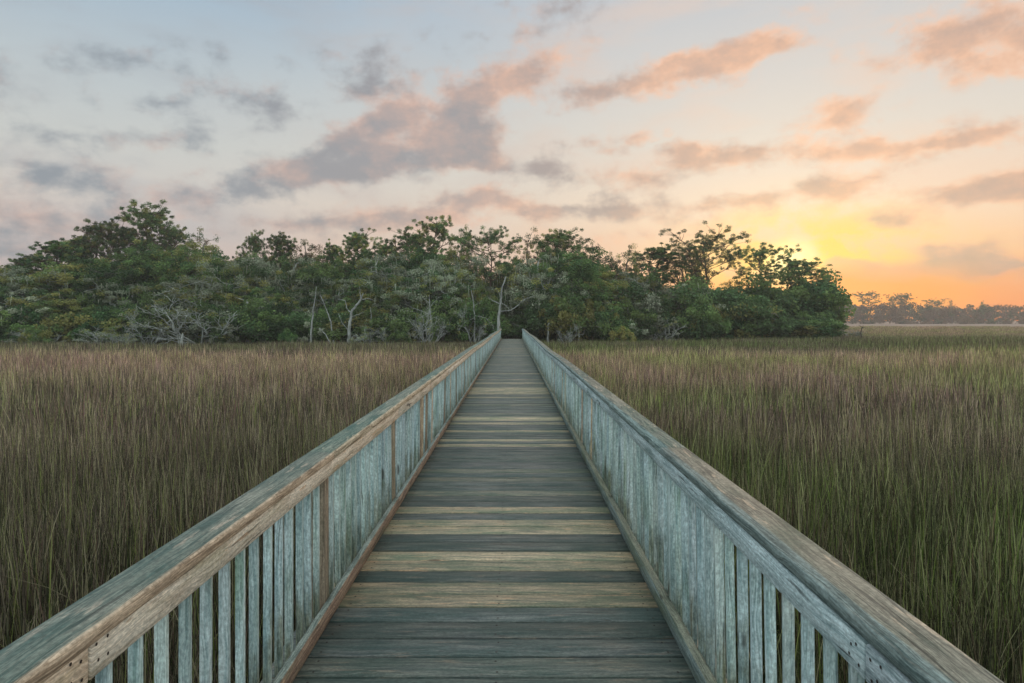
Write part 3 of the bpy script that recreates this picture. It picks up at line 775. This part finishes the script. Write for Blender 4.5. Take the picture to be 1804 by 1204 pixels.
# tall pines and other trees one can tell apart: px of the stem, py of the top, depth, crown px width, prototype, label
PN = 'pines rising above the woodland'
pine_list = [
 (245,357,80,100,pines[0],'tallest pine, standing clear above the western wood with an open round top'),
 (165,386,78,84,pines[1],'dark pine with an open tufted crown, next to the west of the tallest pine'),
 (205,398,82,64,pines[2],'narrow pine squeezed in just west of the tallest pine'),
 (296,395,80,72,pines[3],'open pine just east of the tallest pine, its twigs against the sky'),
 (92,422,74,86,pines[4],'low broad pine on the falling western slope of the tree line'),
 (40,446,73,76,pines[1],'low pine at the far western foot of the tree line'),
 (128,416,76,70,pines[2],'mid sized pine between the low broad pine and the taller dark pine'),
 (344,408,76,66,thin[0],'yellow green pointed tree where the western wood steps down'),
 (446,408,78,48,pines[3],'first of two slim pine tops side by side, the pointed one'),
 (487,410,78,56,pines[4],'second of two slim pine tops side by side, the rounder one'),
 (548,428,76,72,thin[1],'feathery thin crowned tree east of the two slim pines'),
 (586,430,78,44,pines[2],'small pine top beside the feathery thin crowned tree'),
 (629,407,76,62,pines[4],'round topped leafy tree standing out above the low middle canopy'),
 (674,425,76,56,pines[0],'low pine top just east of the round topped leafy tree'),
 (722,405,76,76,pines[3],'rounded leafy crown just west of the tallest middle pine'),
 (776,381,78,66,pines[0],'tallest pine of the middle wood, with a dense dark tufted top'),
 (818,402,78,46,thin[2],'spindly half bare tree beside the tallest middle pine'),
 (868,404,74,96,umb[0],'broad open pine with bare forked limbs above the end of the boardwalk'),
 (935,412,78,70,thin[0],'fine twigged thin tree east of the broad open pine'),
 (990,403,76,88,pines[3],'dense round pine crown east of the boardwalk end'),
 (1032,428,80,52,thin[1],'thin leaved tree sloping off the round pine crown'),
 (1108,434,82,70,thin[2],'small airy tree standing alone in the dip of the tree line'),
 (1072,452,82,50,thin[0],'low twiggy tree just west of the small airy tree'),
 (1175,430,84,84,pines[2],'open layered pine leaning in beside the large umbrella pine'),
 (1248,401,84,120,umb[1],'large umbrella shaped pine with flat layered limbs'),
 (1215,430,88,76,thin[1],'thin tree filling under the large umbrella pine'),
 (1344,432,86,84,umb[0],'flat topped pine silhouetted just west of the rising sun'),
 (1412,452,87,92,pines[1],'last dark pine silhouetted just east of the rising sun'),
 (1290,490,88,70,thin[2],'airy low tree between the umbrella pine and the flat topped pine'),
]
for (px, py, z, wpx, pro, lab) in pine_list:
    is_p = pro in pines or pro in umb
    plant('pine_tree' if is_p else 'slender_tree', pro, at(px, z), z, top_at(py, z), wpx / F * z * 1.05, lab, 'pine' if is_p else 'tree', PN if is_p else 'slender trees on the skyline')
# main canopy
canopy = [(-160,470,64,170,oaks[2]),(-60,470,64,150,oaks[0]),(10,464,66,150,oaks[1]),(75,462,68,150,mossy[0]),(140,448,70,150,oaks[2]),(200,440,70,140,oaks[3]),(262,428,72,140,oaks[0]),
 (320,425,74,130,oaks[2]),(372,438,72,110,oaks[1]),(420,448,72,120,mossy[1]),(470,442,74,120,oaks[3]),(520,446,72,120,mossy[2]),(575,448,72,120,oaks[0]),(630,440,74,120,oaks[1]),
 (690,438,72,130,mossy[0]),(745,430,74,120,oaks[3]),(795,445,72,110,mossy[1]),(955,440,72,110,mossy[2]),(1000,430,74,130,oaks[0]),(1045,462,76,110,oaks[2]),(1100,478,78,120,mossy[0]),
 (1150,490,80,110,oaks[1]),(1200,496,82,100,mossy[1]),(1250,506,84,100,oaks[3]),(1310,528,84,90,oaks[0]),(1365,548,86,80,oaks[2]),(1415,550,87,70,oaks[3]),(905,466,84,130,oaks[1]),(898,500,78,90,oaks[0]),(1452,548,88,44,oaks[0])]
for i, (px, py, z, wpx, pro) in enumerate(canopy):
    py += 12 if px < 900 or px > 910 else 0
    for dz in ((0, 9) if px < 1060 else (0,)):
        z2 = z + dz; p2 = pro if dz == 0 else oaks[(i * 3 + 1) % 4]
        plant('oak_tree', p2, at(px + (dz * 3), z2), z2, top_at(py + dz * .4, z2), wpx / F * z2 * 1.1,
              'dense leafy tree merging into the green canopy of the wood', 'tree', 'leafy trees making up the canopy of the wood')
# front edge: pale moss-hung trees, greys
fronts = [(350,478,67,150,pale[0],'wide pale grey green moss hung tree, tallest of the front edge'),(25,520,63,150,pale[1],'dim grey green tree at the western limit of the wood edge'),
 (120,515,65,130,oaks[2],'yellow green bushy tree on the western wood edge'),(215,500,67,130,mossy[0],'mixed green tree draped in moss below the tallest pine'),(450,505,68,110,oaks[2],'green rounded tree beside the thick pale trunk'),
 (500,520,68,100,pale[2],'grey green tree west of the crossed leaning poles'),(590,490,70,110,mossy[1],'moss grey tree behind the forked white snag'),(665,500,69,110,oaks[1],'green tree behind the tangle of dead boughs'),
 (730,480,70,120,mossy[2],'tree with long grey beards of moss hanging from it'),(785,470,70,110,mossy[0],'brownish moss hung tree below the tallest middle pine'),(830,500,70,80,oaks[2],'small green tree close to the walkway end, west of the tall white snag'),
 (960,500,71,110,oaks[3],'dark green tree just east of the walkway end'),(1010,520,73,90,oaks[2],'bright olive tree some way east of the walkway end'),(1075,505,75,120,pale[0],'first pale grey green spreading tree on the eastern edge'),
 (1140,492,77,130,pale[1],'tallest pale spreading tree on the eastern edge'),(1205,510,79,120,pale[2],'rounded pale willow like tree at the end of the pale row'),(1278,540,82,90,oaks[3],'dark low tree next to the pale willow like tree'),
 (1335,552,84,90,pale[0],'low grey green tree beneath the flat topped pine'),(1395,556,86,80,oaks[1],'brown green tree under the last dark pine')]
for (px, py, z, wpx, pro, lab) in fronts:
    plant('moss_tree' if pro in pale or pro in mossy else 'leafy_tree', pro, at(px, z), z, top_at(py, z), wpx / F * z, lab, 'tree', 'trees on the front edge of the wood')
# understorey
for i in range(74):
    px = -70 + i * 21.5 + random.uniform(-8, 8)
    if 872 < px < 932 or px > 1455: continue
    x0 = at(px, 70); fy = float(front0(np.array(x0))); z = fy + random.uniform(-1.5, 3.0); 
    hp = random.uniform(30, 70) * (1 if px < 1350 else .6)
    wpx = random.uniform(60, 100)
    plant('bush', bushes[random.choice((0, 0, 1, 1, 2, 3))], at(px, z), z, top_at(592 - hp, z), wpx / F * z, 'dark shrub in the thicket at the foot of the wood', 'bush', 'shrubs at the foot of the wood', crown='foliage')
for i in range(30):
    px = -70 + i * 52 + random.uniform(-10, 10); 
    if 860 < px < 940 or px > 1440: continue
    z = float(front0(np.array(at(px, 70)))) + random.uniform(4, 8)
    plant('bush', bushes[i % 2], at(px, z), z, top_at(592 - random.uniform(75, 110), z), 120 / F * z, 'dark shrub in the shade behind the front edge of the wood', 'bush', 'shrubs inside the wood', crown='foliage')
for (px, z, w_, py) in ((884, 70, 60, 560), (925, 71, 60, 562), (905, 75, 80, 540), (915, 80, 90, 520)):
    plant('bush', bushes[0], at(px, z), z, top_at(py, z), w_ / F * z, 'dark shrub closing the view where the walkway enters the wood', 'bush', 'shrubs where the walkway enters the wood', crown='foliage')
for (px, z, w_, hp, lab) in ((70, 58, 40, 26, 'low shrub out in the grass before the western trees'), (155, 60, 30, 18, 'small round shrub at the marsh edge below the dark open pine'),
     (395, 60, 34, 24, 'low shrub at the marsh edge beside the thick pale trunk'), (505, 61, 30, 20, 'small shrub just west of the crossed poles'), (705, 61, 36, 22, 'low shrub at the foot of the silvery bare bush'),
     (1090, 66, 40, 24, 'low shrub jutting out of the eastern edge'), (1240, 73, 44, 22, 'low shrub at the foot of the willow like tree'), (1330, 76, 36, 18, 'small shrub under the flat topped pine')):
    plant('bush', bushes[int(px) % 4], at(px, z), z, top_at(601 - hp, z), w_ / F * z, lab, 'bush', 'shrubs standing out in the marsh edge', crown='foliage')
# twiggy pale bare trees
for (px, py, z, wpx, k, lab) in [(348,520,64,150,0,'large pale bare thicket of arching twigs before the moss hung tree'),(262,545,64,80,1,'small pale twiggy shrub west of the arching thicket'),
  (690,560,66,70,0,'silvery bare bush east of the forked white snag'),(755,540,66,70,1,'bleached twiggy tree with tangled dead boughs'),(835,540,67,60,1,'thin bare tree between the twiggy tree and the tall white snag'),
  (200,575,62,90,0,'low silvery twigs on the western wood edge'),(1160,560,75,70,0,'low silver twigs under the pale spreading trees'),(640,575,65,60,0,'low bare brush at the foot of the forked white snag'),
  (1000,570,68,50,1,'low bare twigs east of the walkway end'),(1500,576,88,46,1,'small dead shrub at the eastern tip of the wood'),(60,578,62,80,0,'low pale twigs in the western corner of the marsh edge')]:
    z -= 3.5
    plant('bare_tree', twigs[k], at(px, z), z, top_at(py, z), wpx / F * z, lab, 'bare tree', 'bare twiggy trees on the wood edge', crown='foliage')

# snags drawn limb by limb: pixel polylines at a depth, widths in metres
def snag(name, z, limbs, label, mat=BARK_DEAD, cat='dead tree', group='bleached dead trees at the marsh edge', seed=1, twig=True):
    g_ = np.random.default_rng(seed); z = z if z <= 61 else (61.6 if seed == 10 else (z - 4) * K)
    bx = P(limbs[0][0][0][0], limbs[0][0][0][1], z); gz = float(ground_h(np.array(bx.x), np.array(z)))
    e = empty(name, (bx.x, z, gz)); tag(e, label, cat, group)
    first = True
    for pts_, r0, r1 in limbs:
        pp = []; dd = 0
        for (px, py) in pts_:
            v = P(px, py, z) - Vector((bx.x, z, gz)); v.y += dd; dd += g_.uniform(-.25, .25) if not first else g_.uniform(-.05, .05); pp.append(v)
        if first: pp[0].z = -.3
        pp = np.array([tuple(v) for v in pp])
        u = np.linspace(0, len(pp) - 1, len(pp) * 4); ii = np.clip(u.astype(int), 0, len(pp) - 2); f_ = (u - ii)[:, None]
        dense = pp[ii] * (1 - f_) + pp[ii + 1] * f_; dense[1:-1] += g_.normal(0, .02, dense[1:-1].shape)
        paths = [(dense, np.linspace(r0, r1, len(dense)) * .85)]
        V, Fx = tubes(paths, 7)
        ob = link('trunk' if first else 'branch', np_mesh('snag_limb', V, Fx, mat, smooth=True), e if first else trunk)
        if first: trunk = ob
        first = False
    return e
snag('dead_tree', 64, [([(546,608),(549,575),(553,540),(558,505)],.14,.03),([(553,545),(558,538),(566,536)],.03,.01)], 'slim leaning dead pole, the western of the crossed pair', seed=2)
snag('dead_tree', 65, [([(590,602),(583,568),(575,545),(564,518)],.10,.03)], 'slim dead pole leaning the other way, eastern of the crossed pair', seed=3)
snag('dead_tree', 65, [([(614,604),(615,575),(620,548),(634,530),(640,517)],.22,.07),([(619,552),(612,545),(609,530),(594,527)],.07,.02),([(636,527),(634,512),(634,505)],.06,.02),([(638,528),(650,526),(662,532)],.05,.02),([(617,560),(632,554),(640,550)],.05,.02),([(614,582),(605,572),(596,553)],.05,.02)], 'forked white dead tree with bent arms', seed=4)
snag('dead_tree', 67, [([(653,598),(654,565),(653,542)],.08,.03)], 'thin upright dead stem just east of the forked dead tree', seed=5)
snag('dead_tree', 67, [([(436,600),(437,570),(434,548),(436,528)],.22,.10)], 'thick pale broken trunk standing at the marsh edge', seed=6)
snag('dead_tree', 60, [([(319,616),(320,600),(322,588)],.20,.10),([(317,612),(313,600),(314,590)],.07,.03)], 'short broken stump standing out in the grass', mat=BARK_TWIG, seed=7)
snag('dead_tree', 67, [([(762,600),(761,575),(758,550),(756,520)],.13,.04),([(758,555),(742,548),(728,544),(714,536)],.04,.015),([(759,540),(768,528),(778,522)],.04,.012),([(757,535),(745,525),(740,514)],.04,.012),([(760,562),(772,558),(785,566)],.03,.01),([(758,548),(740,560),(730,562)],.03,.01)], 'bleached dead tree with many broken side boughs', seed=8)
snag('dead_tree', 67, [([(836,604),(836,560),(834,530),(830,512)],.09,.03),([(836,560),(820,568)],.03,.01),([(836,556),(855,560),(868,575),(872,588)],.05,.02),([(835,540),(850,530)],.03,.01)], 'thin dead tree with one bough arching down toward the walkway', seed=9)
snag('dead_tree', 65.5, [([(878,600),(879,560),(882,530),(884,510),(892,487)],.19,.05),([(880,535),(868,530),(860,524)],.05,.015),([(883,528),(878,515),(872,508)],.04,.015),([(880,548),(898,548),(910,540),(925,527),(940,522)],.06,.02),([(884,534),(893,540),(897,545)],.04,.015)], 'tallest white snag, rising at the end of the boardwalk', seed=10)
snag('dead_tree', 69, [([(965,592),(966,578),(967,569)],.15,.07)], 'stubby pale stump east of the walkway end', seed=11)
snag('dead_tree', 70, [([(1021,592),(1018,575),(1022,558),(1027,543)],.07,.04),([(1028,590),(1030,572),(1032,560)],.05,.03)], 'twin thin white stems east of the walkway end', seed=12)
snag('dead_tree', 70, [([(1003,592),(992,578),(988,568)],.05,.02)], 'small white stem leaning west, near the twin stems', seed=13)
snag('fallen_log', 77, [([(1160,592),(1180,584),(1204,574)],.10,.07)], 'grey log leaning low out of the eastern thicket', mat=BARK_OAK, cat='log', group='fallen wood', seed=14)
snag('dead_tree', 84, [([(1396,592),(1399,582),(1404,566)],.34,.12),([(1400,580),(1397,574),(1402,562)],.08,.03)], 'dark leaning broken stump under the last pine', mat=BARK_DARK, seed=15)
snag('dead_tree', 84, [([(1366,590),(1370,582),(1375,577)],.06,.03)], 'small pale stick beside the dark stump', seed=16)
snag('dead_tree', 80, [([(1516,585),(1518,579),(1521,574)],.08,.03),([(1518,579),(1525,576)],.04,.02),([(1519,577),(1513,573)],.04,.02)], 'little forked dark snag alone in the eastern marsh', mat=BARK_DARK, seed=17)
snag('fallen_log', 64, [([(588,600),(574,590),(562,578)],.07,.04)], 'thin grey log lying at the foot of the crossed poles', cat='log', group='fallen wood', seed=18)
snag('fallen_log', 65, [([(612,580),(622,590),(640,600)],.08,.03)], 'thin pale log at the foot of the forked dead tree', cat='log', group='fallen wood', seed=19)
# bare trunks in the shade, seen by the walkway end
for i, (px, z) in enumerate([(912,72),(925,75),(905,80),(945,74),(862,74),(1120,80),(1060,78),(780,74),(700,74),(530,73)]):
    x = at(px, z); pr = pines[i % 5]

# ------------------------------------------------------------------ distant shore
def far_wood():
    g_ = np.random.default_rng(5); V = []; C = []; 
    n = 1500
    px = g_.uniform(1380, 2700, n); z = g_.uniform(430, 520, n)
    topy = np.interp(px, [1380,1470,1520,1560,1650,1700,1760,1804,2700], [520,525,537,536,539,541,538,540,540]) + g_.normal(0, 1.8, n)
    f_ = g_.random(n)
    zz = EYE + (HY - topy) / F * 470; h = .2 + (zz - 1.7) * f_
    cen = np.stack([(px - HX) / F * z, z, h], 1)
    return leaf_quads(cen, g_.uniform(2.2, 4.2, n), 100, .8, g_, pal(['brown', 'brown', 'deep'], n, g_) * .6, .7, 1.3, .45)
V, C = far_wood()
o = link('distant_woodland', quads_mesh('distant_woodland', V, C, LEAF)); tag(o, 'low hazy belt of far woodland beyond the eastern marsh', 'woodland', kind='stuff')
FP = 'pines on the distant shore'
for (px, py, wpx, pro, lab) in [(1531,514,36,umb[0],'umbrella pine nearest the sun on the distant shore'),(1578,518,30,umb[1],'first of two touching umbrella pines on the distant shore'),(1597,517,26,pines[0],'second of two touching umbrella pines on the distant shore'),
     (1645,526,34,umb[1],'low spreading pine on the distant shore'),(1677,528,12,thin[0],'tiny thin bare tree on the distant shore'),(1731,532,10,oaks[0],'small round tree on the low distant shore'),(1470,526,34,oaks[2],'far tree half hidden by the tip of the wood')]:
    plant('distant_tree', pro, at(px, 440), 440, top_at(py, 440), wpx / F * 440, lab, 'tree', FP)

# ------------------------------------------------------------------ haze over the marsh
m, q, out = mat_base('haze')
pv = q.add('VolumePrincipled'); pv.inputs['Color'].default_value = (.95, .9, .88, 1); pv.inputs['Density'].default_value = .0007
pv.inputs['Anisotropy'].default_value = .3
q.l.new(pv.outputs[0], out.inputs['Volume'])
HV = np.array([(x, y, z) for x in (-500, 800) for y in (-70, 545) for z in (-1.5, 34)], float)
HF = np.array([(0, 1, 3, 2), (4, 6, 7, 5), (0, 4, 5, 1), (2, 3, 7, 6), (0, 2, 6, 4), (1, 5, 7, 3)])
hz = link('haze', np_mesh('haze', HV, HF, m)); tag(hz, kind='stuff')
